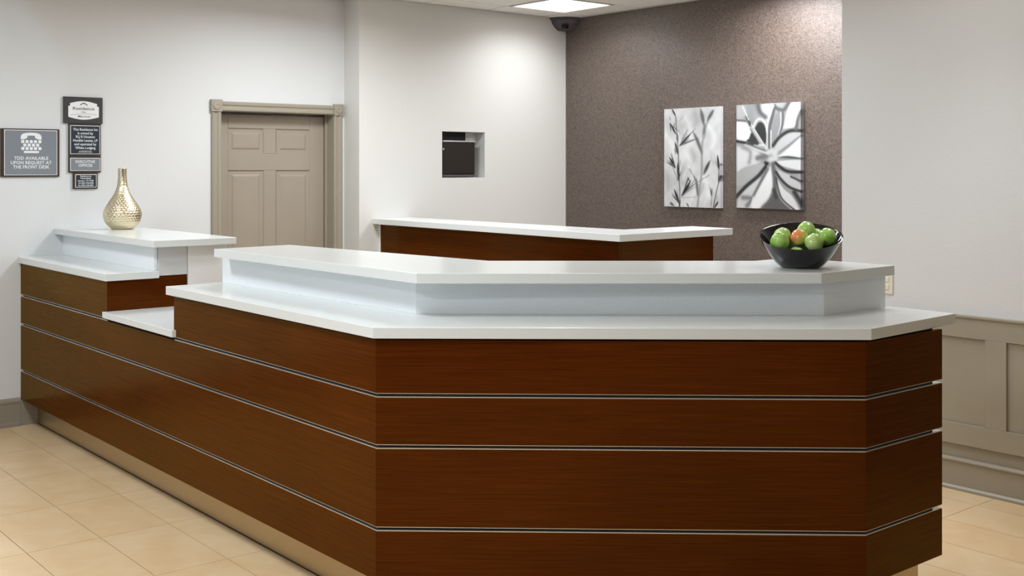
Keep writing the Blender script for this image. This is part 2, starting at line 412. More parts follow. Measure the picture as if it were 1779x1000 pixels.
# jamb, casing, rosettes
tr = st(MB().box(DX0-.012, DX0, YD-.002, YD+.16, 0, DZ).box(DX1, DX1+.012, YD-.002, YD+.16, 0, DZ).box(DX0-.012, DX1+.012, YD-.002, YD+.16, DZ, DZ+.012).build('trim_2', 'trim'))
box(DX1-.016, DX1, YD+.085, YD+.108, 0, DZ).build('door_stop', 'trim', tr, bevel=.002)
def casing(x0, x1, z0, z1, horiz=False, nm='casing'):
    prof = [(0, 0), (0, -.012), (.008, -.020), (.018, -.020), (.024, -.013), (.034, -.012), (.042, -.013), (.050, -.020), (.066, -.021), (.074, -.016), (.076, -.008), (.076, 0)]
    n = len(prof); sc_ = ((x1-x0) if not horiz else (z1-z0))/.076
    if not horiz: v = [(x0+a*sc_, YD+b, z0) for a, b in prof]+[(x0+a*sc_, YD+b, z1) for a, b in prof]
    else: v = [(x0, YD+b, z0+a*sc_) for a, b in prof]+[(x1, YD+b, z0+a*sc_) for a, b in prof]
    return MB().add(v, [(i, (i+1) % n, (i+1) % n+n, i+n) for i in range(n)]+[tuple(range(n))[::-1], tuple(range(n, 2*n))]).build(nm, 'trim', tr)
casing(3.466, 3.539, 0, 2.018); casing(4.451, 4.525, 0, 2.018); casing(3.540, 4.450, 2.018, 2.088, True, 'head_casing')
for xc in (3.500, 4.488):
    r_ = box(xc-.042, xc+.042, YD-.028, YD, 2.013, 2.099).build('corner_block', 'trim', tr, bevel=.003)
    vs = MB().lathe([(.031, 0), (.031, .005), (.024, .003), (.018, -.001+.004), (.012, .006), (.006, .002), (0, .001)], 24)
    MB().add([(xc+x, YD-.027-z, 2.056+y) for x, y, z in vs.v], vs.f).build('rosette', 'trim', r_, smooth=True)

# ---- niche with black unit
nb = empty('recessed_wall_box', (5.52, YL+.06, NZ0), 'black recessed box with silver top edge set in square wall niche left of the corner', 'wall box')
box(NX0+.010, 5.66, YL+.03, YL+.115, NZ0+.002, 1.835).build('body', 'plastic', nb, bevel=.004)
box(NX0+.020, 5.655, YL+.018, YL+.032, NZ0+.030, 1.822).build('door_panel', mat('brown_black_panel', (.020, .015, .011), .5, 0, .25), nb, bevel=.003)
box(NX0+.012, 5.66, YL+.014, YL+.03, 1.824, 1.836).build('top_edge', 'alu', nb, bevel=.002)
box(NX0+.012, 5.655, YL+.016, YL+.03, NZ0+.006, NZ0+.024).build('bottom_edge', 'camgrey', nb, bevel=.002)
box(NX0+.001, NX0+.008, YL+.001, YL+.1, NZ0+.001, NZ1-.001).build('side_liner', 'black', nb)
box(NX0+.001, 5.62, YL+.100, YL+.118, 1.80, NZ1-.001).build('black_back_sheet', 'black', nb)  # plain black sheet on the upper back of the niche
box(5.330, 5.345, YL+.015, YL+.02, 1.76, 1.775).build('lock', 'alu', nb)

# ---------------------------------------------------------------- reception desk
FACE = [(2.19, YD-.002), (2.19, 3.39), (3.475, 2.257), (3.975, 2.257)]
def offs(path, d):
    out = []; n = len(path)
    nr = []
    for i in range(n-1):
        dx, dy = path[i+1][0]-path[i][0], path[i+1][1]-path[i][1]; L = math.hypot(dx, dy); nr.append((-dy/L, dx/L))
    for i in range(n):
        if i == 0: a = nr[0]; out.append((path[0][0]+a[0]*d, path[0][1]+a[1]*d)); continue
        if i == n-1: a = nr[-1]; out.append((path[i][0]+a[0]*d, path[i][1]+a[1]*d)); continue
        a, b = nr[i-1], nr[i]; k = 1+a[0]*b[0]+a[1]*b[1]
        out.append((path[i][0]+(a[0]+b[0])*d/k, path[i][1]+(a[1]+b[1])*d/k))
    return out
def run(path, d0, d1, z0, z1):
    a, b = offs(path, d0), offs(path, d1); return MB().prism(a+b[::-1], z0, z1)
desk = empty('reception_desk', (2.19, 3.39, 0), 'long dark wood veneer reception desk with horizontal panels and angled front corner', 'reception desk')
def panels(path, z0, z1):
    a, b = offs(path, 0), offs(path, .018)
    for i in range(len(path)-1):
        MB().prism([a[i], a[i+1], b[i+1], b[i]], z0, z1).build('panel', 'wood', desk, bevel=.0012, loc=(a[i][0], a[i][1], z0) if False else None)
def clipx(path, y_from):    # start the path at a given y
    return [(path[0][0], y_from)]+path[1:]
rows = [(.165, .339), (.355, .629), (.645, .810)]
for z0, z1 in rows: panels(FACE, z0, z1)
LE, ME = 5.988, 5.128           # end of the left block, start of the main block
panels([(2.19, YD), (2.19, LE), (2.634, LE)], .826, 1.019)
box(2.472, 2.634, LE+.001, LE+.018, 1.0195, 1.031).build('top_lip', 'wood', desk)
MAIN = clipx(FACE, ME)
panels(MAIN, .826, 1.013)
# aluminium reveals: recessed dark channel with bright lips
def reveal(path, z):
    run(path, .003, .030, z-.008, z-.0045).build('reveal_strip', 'alu', desk)
    run(path, .003, .030, z+.0055, z+.008).build('reveal_strip', 'alu', desk)
reveal(FACE, .347); reveal(FACE, .637); reveal(MAIN, .818); reveal([(2.19, YD), (2.19, LE)], .818)
# carcass
CP = FACE[:-1]+[(3.94, 2.257)]
run(CP, .0195, .43, .165, .820).build('carcass', 'black', desk)
run([(2.19, YD), (2.19, LE+.019)], .0195, .43, .822, 1.02).build('carcass', 'black', desk)
run([(2.19, ME-.002)]+CP[1:], .0195, .43, .822, 1.02).build('carcass', 'black', desk)
# toe kick
run([(2.19, YD)]+FACE[1:], .10, .115, 0, .165).build('toe_kick', 'kick', desk)
run([(2.19, YD)]+FACE[1:], .099, .118, 0, .005).build('kick_shadow_line', 'black', desk)  # black strip stands in for the shadow line where kick meets floor
box(3.94, 3.955, 2.36, 2.69, 0, .165).build('kick_end', 'kick', desk)
# risers
RIS = [(2.455, 5.17), (2.497, 3.585), (3.66, 2.56), (4.075, 2.56)]
rp, rq = RIS, offs(RIS, .018)
for i in range(3): MB().prism([rp[i], rp[i+1], rq[i+1], rq[i]], 1.06, 1.19).build('riser_panel', 'silver', desk, bevel=.001)
run(RIS, .02, .22, 1.06, 1.19).build('riser_core', 'laminate', desk)
box(2.45, 2.468, LE+.012, YD, 1.06, 1.193).build('riser_panel', 'silver', desk, bevel=.001)
box(2.47, 2.86, LE+.02, YD, 1.03, 1.193).build('riser_core', 'greylam', desk)
box(2.470, 2.633, LE-.004, LE+.018, 1.032, 1.192).build('end_panel', 'greylam', desk, bevel=.001)
box(2.636, 2.862, LE-.006, LE+.014, 0, 1.192).build('end_panel', 'laminate', desk, bevel=.001)

# worktops (each slab lifts off on its own)
def slab(poly, z0, z1, label, nm='countertop', bev=.0025):
    return tag(MB().prism(poly, z0, z1).build(nm, 'quartz', None, bevel=bev, seg=3), label, 'countertop')
LOW = [(2.172, 5.18), (2.172, 3.383), (3.488, 2.245), (4.105, 2.275), (4.105, 2.80), (3.72, 2.80), (2.66, 3.74), (2.66, 5.18)]
slab(LOW, 1.02, 1.06, 'long lower white countertop ledge wrapping the angled front of the main desk section')
slab([(2.378, 5.10), (2.404, 3.448), (3.556, 2.497), (4.065, 2.512), (4.065, 3.01), (3.815, 3.01), (2.962, 3.72), (2.80, 5.13)], 1.192, 1.231,
     'raised upper white countertop on the main desk section, carrying the fruit bowl')
slab([(2.174, YD), (2.174, LE-.018), (2.468, LE-.018), (2.468, LE+.012), (2.452, LE+.012), (2.452, YD)], 1.021, 1.06,
     'lower white countertop ledge at the far left section beside the wall')
slab([(2.395, YD), (2.395, 5.875), (2.875, 5.875), (2.875, YD)], 1.194, 1.231, 'upper white countertop at the far left section, under the gold vase')
slab([(2.168, LE+.012), (2.168, 5.10), (2.19, 5.10), (2.19, ME+.002), (2.62, ME+.002), (2.62, LE-.001), (2.185, LE-.001), (2.185, LE+.012)], .8265, .86,
     'lowest white writing shelf in the gap between the two raised desk sections', 'countertop_shelf')

# ---------------------------------------------------------------- back partition counter
cr = empty('partition_counter', (4.72, 4.72, 0), 'dark wood L-shaped partition behind the desk along the back wall', 'counter')
def pb(nm, m, *a): return box(*a).build(nm, m, cr, bevel=.0015)
pb('panel', 'wood', 4.722, 4.742, 4.715, YL-.024, .1, 1.193)
pb('panel', 'wood', 4.742, 5.565, 4.715, 4.735, .1, 1.193)
pb('edge_trim', 'laminate', 4.718, 4.742, YL-.022, YL-.002, 0, 1.193)
pb('core', 'black', 4.743, 4.98, 4.736, YL-.01, 0, 1.193)
pb('core', 'black', 4.98, 5.56, 4.736, 4.98, 0, 1.193)
slab([(4.665, YL-.002), (4.628, 4.612), (5.665, 4.640), (5.665, 4.98), (5.03, 4.98), (5.00, YL-.002)], 1.195, 1.237, 'white L-shaped countertop on the dark partition behind the desk')

# ---------------------------------------------------------------- vase
VX, VY, VZ = 2.694, 7.10, 1.2315
ctl = [(.060, 0), (.066, .003), (.092, .026), (.108, .05), (.117, .083), (.118, .100), (.112, .122), (.099, .148), (.083, .172), (.067, .196), (.052, .220), (.041, .244), (.033, .270), (.029, .300), (.0265, .330), (.026, .360), (.0265, .384)]
def interp(z):
    for (r0, z0), (r1, z1) in zip(ctl, ctl[1:]):
        if z0 <= z <= z1: return r0+(r1-r0)*(z-z0)/(z1-z0)
    return ctl[-1][0]
mb = MB(); N = 34; R_ = 30; sub = 4
# hammered facets: staggered dimples pressed into the surface of revolution
nz, na = R_*5, N*6; vs = []
# arc length param so dimples stay round
zl = [0]; L = [0]
K = 400
for k in range(1, K+1):
    z = .384*k/K; dr_ = interp(z)-interp(z-.384/K); L.append(L[-1]+math.hypot(dr_, .384/K)); zl.append(z)
for k in range(nz+1):
    s_ = L[-1]*k/nz
    z = float(np.interp(s_, L, zl)); r = interp(z); rr = s_/L[-1]*R_
    for i in range(na):
        row = math.floor(rr); fr_ = rr-row-.5; cc = i/na*N+(.5 if row % 2 else 0); fc = cc-math.floor(cc)-.5
        d2 = (fc*1.0)**2+(fr_)**2; dim = max(0, 1-d2*4)*.14*min(1, r/.05)
        r2 = r*(1-dim*.22); a = 2*math.pi*i/na
        vs.append((VX+r2*math.cos(a), VY+r2*math.sin(a), VZ+z))
fs = [(k*na+i, k*na+(i+1) % na, (k+1)*na+(i+1) % na, (k+1)*na+i) for k in range(nz) for i in range(na)]
fs.append(tuple(range(na))[::-1])
n0 = len(vs)
for r, z in ((.021, .384), (.020, .20)):
    for i in range(na): a = 2*math.pi*i/na; vs.append((VX+r*math.cos(a), VY+r*math.sin(a), VZ+z))
for i in range(na):
    j = (i+1) % na; fs.append((nz*na+i, nz*na+j, n0+j, n0+i)); fs.append((n0+i, n0+j, n0+na+j, n0+na+i))
vase = MB().add(vs, fs).build('vase', 'gold', None, smooth=True, loc=(VX, VY, VZ))
tag(vase, 'hammered champagne gold bottle-neck vase on the far left upper counter', 'vase')

# ---------------------------------------------------------------- bowl and apples
BC = RT*((1391-889.5)/1975.6*4.44)+FW*4.44; BX, BY, BZ = BC.x, BC.y, 1.2315
def bowlpt(th, t, inner):
    # th measured from camera-right axis counter clockwise; rim is a slanted cut
    H = .123+.043*math.sin(th)+.010*math.cos(th)
    r = .069+(.1605-.069)*(t**.66)
    if inner: r = max(.0, r-.005); h_ = .006+(H-.006)*t
    else: h_ = H*t
    p = Vector((BX, BY, BZ+h_))+RT*(r*math.cos(th))+FW*(r*math.sin(th)); return tuple(p)
n = 72; T = [0, .03, .08, .16, .28, .42, .58, .74, .88, .97, 1.0]
vs = []; fs = []
for t in T:
    for i in range(n): vs.append(bowlpt(2*math.pi*i/n, t, False))
for t in T[::-1]:
    for i in range(n): vs.append(bowlpt(2*math.pi*i/n, t, True))
m_ = 2*len(T)
for k in range(m_-1):
    for i in range(n):
        j = (i+1) % n; fs.append((k*n+i, k*n+j, (k+1)*n+j, (k+1)*n+i))
fs.append(tuple(range(n))[::-1]); fs.append(tuple(range((m_-1)*n, m_*n)))
bowl = MB().add(vs, fs).build('fruit_bowl', 'bowl', None, smooth=True, loc=(BX, BY, BZ))
bm_ = bowl.modifiers.new('split', 'EDGE_SPLIT'); bm_.split_angle = math.radians(70)
tag(bowl, 'glossy black slanted-rim bowl holding green apples on the upper counter', 'bowl')
ap = [(0, .78), (.10, .815), (.22, .83), (.40, .80), (.62, .66), (.82, .40), (.96, .08), (1.0, -.14), (.97, -.36), (.84, -.62), (.62, -.82), (.40, -.91), (.22, -.90), (.12, -.82), (0, -.76)]
def apple(u, v, Z, r, m, label, tilt=(0, 0)):
    c = RT*((u-889.5)/1975.6*Z)+FW*Z; z = 1.62-(v-291)/1975.6*Z
    prof = []
    pts = ap
    for k in range(len(pts)-1):
        for s_ in (0, .5):
            prof.append((pts[k][0]*(1-s_)+pts[k+1][0]*s_, pts[k][1]*(1-s_)+pts[k+1][1]*s_))
    prof.append(pts[-1]); mb = MB(); nn = 28
    vs = []
    for rr, zz_ in prof:
        for i in range(nn):
            a = 2*math.pi*i/nn; k = 1+.025*math.cos(5*a)*(1 if zz_ < 0 else .3); vs.append((rr*r*k*math.cos(a), rr*r*k*math.sin(a), zz_*r*1.02))
    fs = [(k*nn+i, (k+1)*nn+i, (k+1)*nn+(i+1) % nn, k*nn+(i+1) % nn) for k in range(len(prof)-1) for i in range(nn)]
    o = MB().add(vs, fs).build('apple', m, None, smooth=True); sb = o.modifiers.new('sub', 'SUBSURF'); sb.levels = 1; sb.render_levels = 1
    o.location = (c.x, c.y, z); o.rotation_euler = (tilt[0], tilt[1], random.random()*6 if m != 'apple_red' else 0)
    tag(o, label, 'apple', 'apples in the black bowl')
    sh = 1.08 if 'stem showing' in label else .90
    s = MB().lathe([(0, .68*r), (.0022, .68*r), (.0016, .80*r), (.0024, sh*r), (0, sh*r)], 8)
    s.build('stem', 'stem').parent = o
    return o
Zb = 4.44
APPLES = [
 (1401, 398.5, Zb+.034, .036, 'apple', 'topmost green apple at the back of the bowl', (.5, .4)),
 (1360, 409, Zb+.045, .0355, 'apple_pale', 'pale green apple at the back left of the bowl, stem showing', (.5, .5)),
 (1354.5, 417.5, Zb-.030, .037, 'apple', 'green apple at the front left of the bowl', (-.4, .2)),
 (1389, 411.5, Zb-.010, .036, 'apple_red', 'apple with orange-red blush in the middle of the bowl', (-.3, .1)),
 (1415.5, 420, Zb-.062, .037, 'apple_pale', 'green apple with yellow streak at the front right of the bowl', (.5, -.3)),
 (1419.5, 408, Zb+.070, .028, 'apple_pale', 'pale apple mostly hidden between the two right-hand apples', (.2, .7)),
 (1437.5, 410, Zb+.000, .036, 'apple', 'green apple at the far right of the bowl', (.3, -.5)),
 (1384, 442, Zb-.050, .034, 'apple_pale', 'lowest apple with only its top showing above the front rim', (.1, .1)),
]
for a in APPLES: apple(*a)

# ---------------------------------------------------------------- signs on the back wall
def text_mesh(mb, s, xc, zc, h, w, y):
    cu = bpy.data.curves.new('t', 'FONT'); cu.body = s; cu.size = 1; cu.offset = .014; cu.resolution_u = 2
    o = bpy.data.objects.new('t', cu); COL.objects.link(o)
    dg = bpy.context.evaluated_depsgraph_get(); me = bpy.data.meshes.new_from_object(o.evaluated_get(dg))
    vs = [v.co for v in me.vertices]
    if vs:
        x0, x1 = min(v.x for v in vs), max(v.x for v in vs)
        kx = w/(x1-x0); kz = h/.72
        mb.add([(xc+(v.x-(x0+x1)/2)*kx, y, zc+(v.y-.36)*kz) for v in vs], [tuple(p.vertices) for p in me.polygons])
    bpy.data.objects.remove(o); bpy.data.curves.remove(cu); bpy.data.meshes.remove(me)
def sign(outer, inner, face, label, lines, yb=.014, rimw=.004):
    x0, x1, z0, z1 = outer; a0, a1, c0, c1 = inner
    e = empty('wall_sign', ((x0+x1)/2, YD, z0), label, 'sign')
    box(x0, x1, YD-yb, YD-.0005, z0, z1).build('backing', 'signbrown', e, bevel=.002)
    box(a0, a1, YD-yb-.004, YD-yb+.001, c0, c1).build('rim', 'white', e)
    box(a0+rimw, a1-rimw, YD-yb-.006, YD-yb+.001, c0+rimw, c1-rimw).build('face', face, e)
    mb = MB()
    for s, xc, zc, h, w in lines: text_mesh(mb, s, xc, zc, h, w, YD-yb-.0066)
    mb.build('lettering', 'white', e); return e
Lx = 2.249
s1 = sign((2.066, 2.424, 1.562, 1.865), (2.087, 2.409, 1.572, 1.857), 'signgrey', 'large square grey sign with telephone keypad symbol, left of the sign column',
     [('TDD AVAILABLE', Lx, 1.680, .021, .208), ('UPON REQUEST AT', Lx, 1.652, .021, .248), ('THE FRONT DESK', Lx, 1.625, .021, .222)])
ic = MB(); yy = YD-.0210
def ipx(px, pz):  # icon coordinates from the enlarged view to metres on the wall
    return (2.0675+(px)/10.31*(.3535/101.5), 1.8645-(pz-88)/10.31*(.3005/82.0))
def ipoly(pts): ic.plate([ipx(*p) for p in pts], yy, yy+.0005)
ipoly([(345, 275), (348, 215), (375, 180), (440, 162), (535, 155), (630, 162), (690, 180), (718, 215), (722, 278), (660, 278), (600, 245), (600, 208), (468, 208), (466, 245), (405, 278)])
for rowz, xs_ in ((315, (382, 458, 535, 611, 690)), (377, (420, 497, 574, 650)), (437, (384, 460, 535, 611, 690))):
    for xk in xs_: ipoly([(xk-28, rowz-18), (xk-18, rowz-27), (xk+18, rowz-27), (xk+28, rowz-18), (xk+28, rowz+18), (xk+18, rowz+27), (xk-18, rowz+27), (xk-28, rowz+18)])
ipoly([(400, 490), (410, 480), (665, 480), (675, 490), (675, 508), (665, 518), (410, 518), (400, 508)])
ic.build('telephone_symbol', 'white', s1)
Cx = 2.587
sign((2.482, 2.690, 1.700, 1.905), (2.491, 2.682, 1.707, 1.8935), 'signnavy', 'square navy notice sign with six lines of white text, second in the sign column',
     [('This Residence Inn', Cx, 1.868, .0165, .158), ('is owned by', Cx, 1.844, .0165, .100), ('RLJ R Houston', Cx, 1.821, .0165, .122), ('Humble Lessee, LP', Cx, 1.797, .0165, .158),
      ('and operated by', Cx, 1.773, .0165, .142), ('White Lodging', Cx, 1.749, .0165, .130), ('an independent licensee', Cx, 1.7285, .006, .080), ('of the franchise system', Cx, 1.7205, .006, .090)])
sign((2.482, 2.690, 1.588, 1.6995), (2.491, 2.684, 1.599, 1.683), 'signgrey', 'small grey landscape sign reading executive offices, third in the sign column',
     [('EXECUTIVE', Cx, 1.659, .018, .124), ('OFFICES', Cx, 1.635, .018, .090)])
sign((2.510, 2.669, 1.482, 1.5875), (2.523, 2.660, 1.491, 1.577), 'signnavy', 'smallest navy address sign at the bottom of the sign column',
     [('Residence Inn', Cx+.003, 1.5645, .0105, .072), ('Humble', Cx+.003, 1.5505, .0105, .066), ('Houston, TX 77338', Cx+.003, 1.535, .0105, .100), ('Tel (281) 540-0000', Cx+.003, 1.520, .0105, .100), ('Fax (281) 540-0001', Cx+.003, 1.505, .0105, .098)][:5])
# emblem sign on top
e = empty('wall_sign', (2.575, YD, 1.905), 'dark grey rectangular sign with white arched emblem, topmost in the sign column', 'sign')
box(2.449, 2.701, YD-.016, YD-.0005, 1.9065, 2.078).build('backing', 'signdark', e, bevel=.002)
def epx(px, pz):
    u = 105+px/16.66; v = 160+pz/16.66
    return (2.449+(u-109)/68*.252, 2.078-(v-167.5-(u-109)*.03)/46.6*.1715)
pts = [(200, 400), (250, 400), (250, 320)]+[(250+780*t, 320-72*math.sin(math.pi*t)*1.0+30*t) for t in [k/12 for k in range(1, 12)]]+[(1030, 350), (1030, 425), (1082, 430), (1082, 740)]
pts += [(1082-880*t, 740+78*math.sin(math.pi*t)-20*t) for t in [k/12 for k in range(1, 12)]]+[(200, 715)]
MB().plate([epx(*p) for p in pts], YD-.0185, YD-.016).build('emblem_plate', 'white', e)
mb = MB(); yy2 = YD-.0189
cx_, _ = epx(640, 480)
text_mesh(mb, 'Residence', cx_, epx(640, 478)[1], .0195, .139, yy2)
text_mesh(mb, 'INN', cx_, epx(640, 585)[1], .0075, .028, yy2)
text_mesh(mb, 'Marriott', epx(655, 700)[0], epx(655, 712)[1], .0125, .080, yy2)
mb.plate([epx(*p) for p in [(535, 370), (590, 325), (640, 306), (690, 325), (762, 385), (745, 397), (680, 352), (642, 335), (600, 352), (548, 392)]], yy2, yy2+.0004)
for k in range(11):
    t0, t1 = k/11, (k+1)/11; f_ = lambda t: 668-34*math.sin(math.pi*t)
    mb.plate([epx(255+770*t0, f_(t0)), epx(255+770*t1, f_(t1)), epx(255+770*t1, f_(t1)+7), epx(255+770*t0, f_(t0)+7)], yy2, yy2+.0004)
mb.build('emblem_lettering', 'navyink', e)

# ---------------------------------------------------------------- canvases (print painted into a colour attribute of the canvas face)
def canvasmat():
    m = bpy.data.materials.new('canvas_print'); m.use_nodes = True; nt = m.node_tree; b = nt.nodes['Principled BSDF']
    a = nt.nodes.new('ShaderNodeVertexColor'); a.layer_name = 'print'; nt.links.new(a.outputs[0], b.inputs['Base Color']); b.inputs['Roughness'].default_value = .55
    return m
M['print'] = canvasmat()
NU, NV = 132, 190
def field(quad):
    # enlarged-view pixel coordinates of every vertex of the print
    s, t = np.meshgrid(np.linspace(0, 1, NU), np.linspace(0, 1, NV))
    (x0, y0), (x1, y1), (x2, y2), (x3, y3) = quad   # TL TR BL BR
    X = (x0*(1-s)+x1*s)*(1-t)+(x2*(1-s)+x3*s)*t; Y = (y0*(1-s)+y1*s)*(1-t)+(y2*(1-s)+y3*s)*t
    return X, Y
def smooth(pts, n=6):
    if len(pts) < 3: return pts
    out = []; P_ = [pts[0]]+list(pts)+[pts[-1]]
    for i in range(1, len(P_)-2):
        for k in range(n):
            t = k/n; a, b, c, d = [np.array(q, float) for q in P_[i-1:i+3]]
            out.append(tuple(.5*((2*b)+(c-a)*t+(2*a-5*b+4*c-d)*t*t+(3*b-a-3*c+d)*t**3)))
    out.append(tuple(pts[-1])); return out
def stroke(img, X, Y, pts, w, g, soft=4, taper=False, al=1.0):
    pts = smooth(pts); L = [0]
    for a, b in zip(pts, pts[1:]): L.append(L[-1]+math.hypot(b[0]-a[0], b[1]-a[1]))
    best = np.full(X.shape, 1e9)
    for k, (a, b) in enumerate(zip(pts, pts[1:])):
        dx, dy = b[0]-a[0], b[1]-a[1]; l2 = dx*dx+dy*dy+1e-9
        t = np.clip(((X-a[0])*dx+(Y-a[1])*dy)/l2, 0, 1); d = np.hypot(X-a[0]-t*dx, Y-a[1]-t*dy)
        ww = w/2
        if taper: p = (L[k]+t*(L[k+1]-L[k]))/L[-1]; ww = w/2*np.sin(np.pi*np.clip(p, .02, .98))**.7
        best = np.minimum(best, d-ww)
    a = al*(1/(1+np.exp(np.clip(best/soft*2, -30, 30)))); img[:] = img*(1-a)+g*a
def poly(img, X, Y, pts, g, soft=5, al=1.0, g2=None):
    pts = smooth(list(pts)+[pts[0]], 5); ins = np.zeros(X.shape, bool); best = np.full(X.shape, 1e9)
    for a, b in zip(pts, pts[1:]):
        c_ = ((a[1] > Y) != (b[1] > Y)) & (X < (b[0]-a[0])*(Y-a[1])/((b[1]-a[1]) if abs(b[1]-a[1]) > 1e-9 else 1e-9)+a[0]); ins ^= c_
        dx, dy = b[0]-a[0], b[1]-a[1]; l2 = dx*dx+dy*dy+1e-9
        t = np.clip(((X-a[0])*dx+(Y-a[1])*dy)/l2, 0, 1); best = np.minimum(best, np.hypot(X-a[0]-t*dx, Y-a[1]-t*dy))
    d = np.where(ins, -best, best); a = al/(1+np.exp(np.clip(d/soft*2, -30, 30))); img[:] = img*(1-a)+g*a
def cloud(X, Y, sc, seed):
    rs = np.random.RandomState(seed); o = np.zeros(X.shape)
    for k in range(10):
        fx, fy, p = rs.uniform(-1, 1)/sc, rs.uniform(-1, 1)/sc, rs.uniform(0, 6.28); o += np.sin(X*fx*6.28+Y*fy*6.28+p)
    return o/10
# print 1: grasses
X, Y = field([(28, 62), (575, 36), (28, 960), (575, 968)])
g1 = .78+.10*cloud(X, Y, 260, 3)+.05*cloud(X, Y, 90, 8)
def s_(p, w, g, soft=3, tp=False, al=1): stroke(g1, X, Y, p, w, g, soft, tp, al)
for p in ([(60, 300), (120, 420), (100, 520)], [(230, 120), (300, 260), (260, 400)], [(250, 480), (310, 560), (330, 620)], [(440, 180), (520, 300), (500, 420)], [(420, 700), (480, 800), (430, 930)]): s_(p, 46, .93, 26, True, .6)
for p in ([(40, 640), (70, 720), (60, 800)], [(300, 420), (330, 500), (320, 560)], [(220, 600), (200, 700), (230, 760)], [(330, 60), (350, 160), (330, 220)]): s_(p, 50, .60, 26, True, .6)
s_([(505, 80), (440, 220), (412, 330), (402, 480), (402, 640), (378, 820), (360, 960)], 14, .48, 7, False, .8)
s_([(390, 60), (408, 130), (425, 215)], 30, .36, 9, True); s_([(515, 70), (455, 165)], 26, .36, 8, True); s_([(430, 200), (420, 330)], 24, .46, 8, True)
s_([(320, 275), (360, 350), (404, 470)], 28, .38, 8, True); s_([(480, 535), (420, 660)], 26, .26, 6, True); s_([(285, 615), (345, 720), (362, 850)], 14, .48, 5)
s_([(350, 700), (365, 850)], 20, .42, 6, True); s_([(475, 665), (250, 800)], 5, .50, 2); s_([(200, 880), (370, 868)], 5, .62, 3)
s_([(112, 65), (143, 125), (150, 225), (162, 340), (172, 480), (174, 640), (186, 800), (186, 962)], 6, .22, 2.5)
for a, b, w, g in [((108, 62), (142, 122), 12, .04), ((85, 130), (92, 165), 5, .4), ((88, 190), (148, 295), 16, .12), ((125, 230), (135, 190), 6, .3), ((160, 280), (166, 375), 18, .16), ((140, 365), (168, 480), 17, .14),
                   ((185, 400), (295, 288), 16, .03), ((200, 380), (340, 240), 6, .25), ((205, 340), (265, 250), 5, .45), ((165, 560), (178, 720), 22, .06), ((80, 505), (142, 600), 18, .05), ((45, 550), (140, 600), 7, .35),
                   ((95, 540), (145, 600), 10, .1), ((130, 800), (182, 935), 18, .06), ((205, 860), (300, 715), 20, .05), ((240, 780), (270, 690), 8, .2), ((262, 690), (290, 730), 8, .15), ((90, 920), (125, 952), 12, .2),
                   ((190, 900), (180, 962), 12, .1), ((255, 925), (275, 965), 10, .3), ((552, 480), (564, 612), 16, .03), ((566, 600), (560, 735), 5, .12), ((590, 520), (578, 650), 10, .2), ((485, 780), (498, 865), 12, .2),
                   ((505, 780), (498, 865), 6, .4), ((498, 860), (490, 962), 4, .3), ((556, 905), (520, 968), 13, .08), ((590, 640), (566, 720), 14, .05)]:
    s_([a, b], w, g, 2.5, True)
s_([(590, 660), (560, 745), (535, 850), (512, 962)], 5, .08, 2)
rs = np.random.RandomState(7)
for (x0, y0), (x1, y1), nn_ in [((85, 190), (148, 295), 5), ((185, 400), (295, 288), 8), ((142, 600), (80, 505), 8), ((165, 720), (168, 560), 6), ((182, 935), (130, 800), 7), ((205, 860), (300, 715), 8), ((150, 470), (140, 365), 4), ((564, 612), (552, 480), 5), ((562, 735), (600, 640), 5), ((520, 968), (556, 905), 4), ((125, 952), (90, 920), 4)]:
    a0 = math.atan2(y1-y0, x1-x0); L0 = math.hypot(x1-x0, y1-y0)
    for _ in range(nn_):
        a = a0+rs.uniform(-.45, .45); L = L0*rs.uniform(.5, 1.25); ox, oy = x0+rs.uniform(-6, 6), y0+rs.uniform(-12, 12)
        s_([(ox, oy), (ox+L*math.cos(a), oy+L*math.sin(a))], rs.uniform(3, 7), rs.uniform(.1, .5), 2.5, True, .85)
for _ in range(16):
    ox, oy = rs.uniform(30, 560), rs.uniform(150, 950); a = rs.uniform(-2.2, -1.0); L = rs.uniform(60, 150)
    s_([(ox, oy), (ox+L*math.cos(a), oy+L*math.sin(a))], rs.uniform(8, 20), rs.choice([.56, .95]), 10, True, .45)
# print 2: flower heart
X2, Y2 = field([(28, 55), (615, 28), (28, 960), (615, 968)])
g2 = .66+.08*cloud(X2, Y2, 200, 5)
def q_(p, g, soft=5, al=1): poly(g2, X2, Y2, p, g, soft, al)
def k_(p, w, g, soft=4, tp=False, al=1): stroke(g2, X2, Y2, p, w, g, soft, tp, al)
q_([(230, 55), (380, 40), (350, 150), (310, 200), (260, 140)], .90, 14); q_([(30, 60), (100, 55), (110, 150), (30, 180)], .74, 14)
k_([(235, 60), (255, 120), (300, 160)], 34, .36, 16); k_([(150, 70), (180, 200)], 40, .62, 20)
q_([(30, 200), (120, 205), (165, 285), (125, 372), (30, 352)], .92, 5); q_([(150, 350), (178, 300), (238, 402), (130, 372)], .25, 4)
q_([(202, 262), (240, 206), (284, 222), (308, 300), (300, 395), (262, 358)], .24, 4)
k_([(190, 250), (215, 195), (255, 175), (300, 215), (316, 290)], 14, .90, 4)
q_([(352, 300), (392, 140), (438, 108), (438, 240), (400, 330), (362, 395)], .62, 5); q_([(462, 262), (512, 60), (560, 28), (618, 28), (590, 190), (560, 245)], .93, 5)
q_([(30, 420), (110, 432), (235, 470), (245, 560), (110, 605), (30, 640)], .88, 14); k_([(90, 430), (160, 470), (150, 560)], 26, .62, 14); k_([(230, 520), (310, 500)], 44, .48, 14)
q_([(30, 650), (110, 605), (295, 570), (235, 655), (130, 742), (30, 765)], .72, 4); q_([(30, 960), (60, 850), (160, 760), (260, 690), (190, 860), (160, 960)], .84, 7)
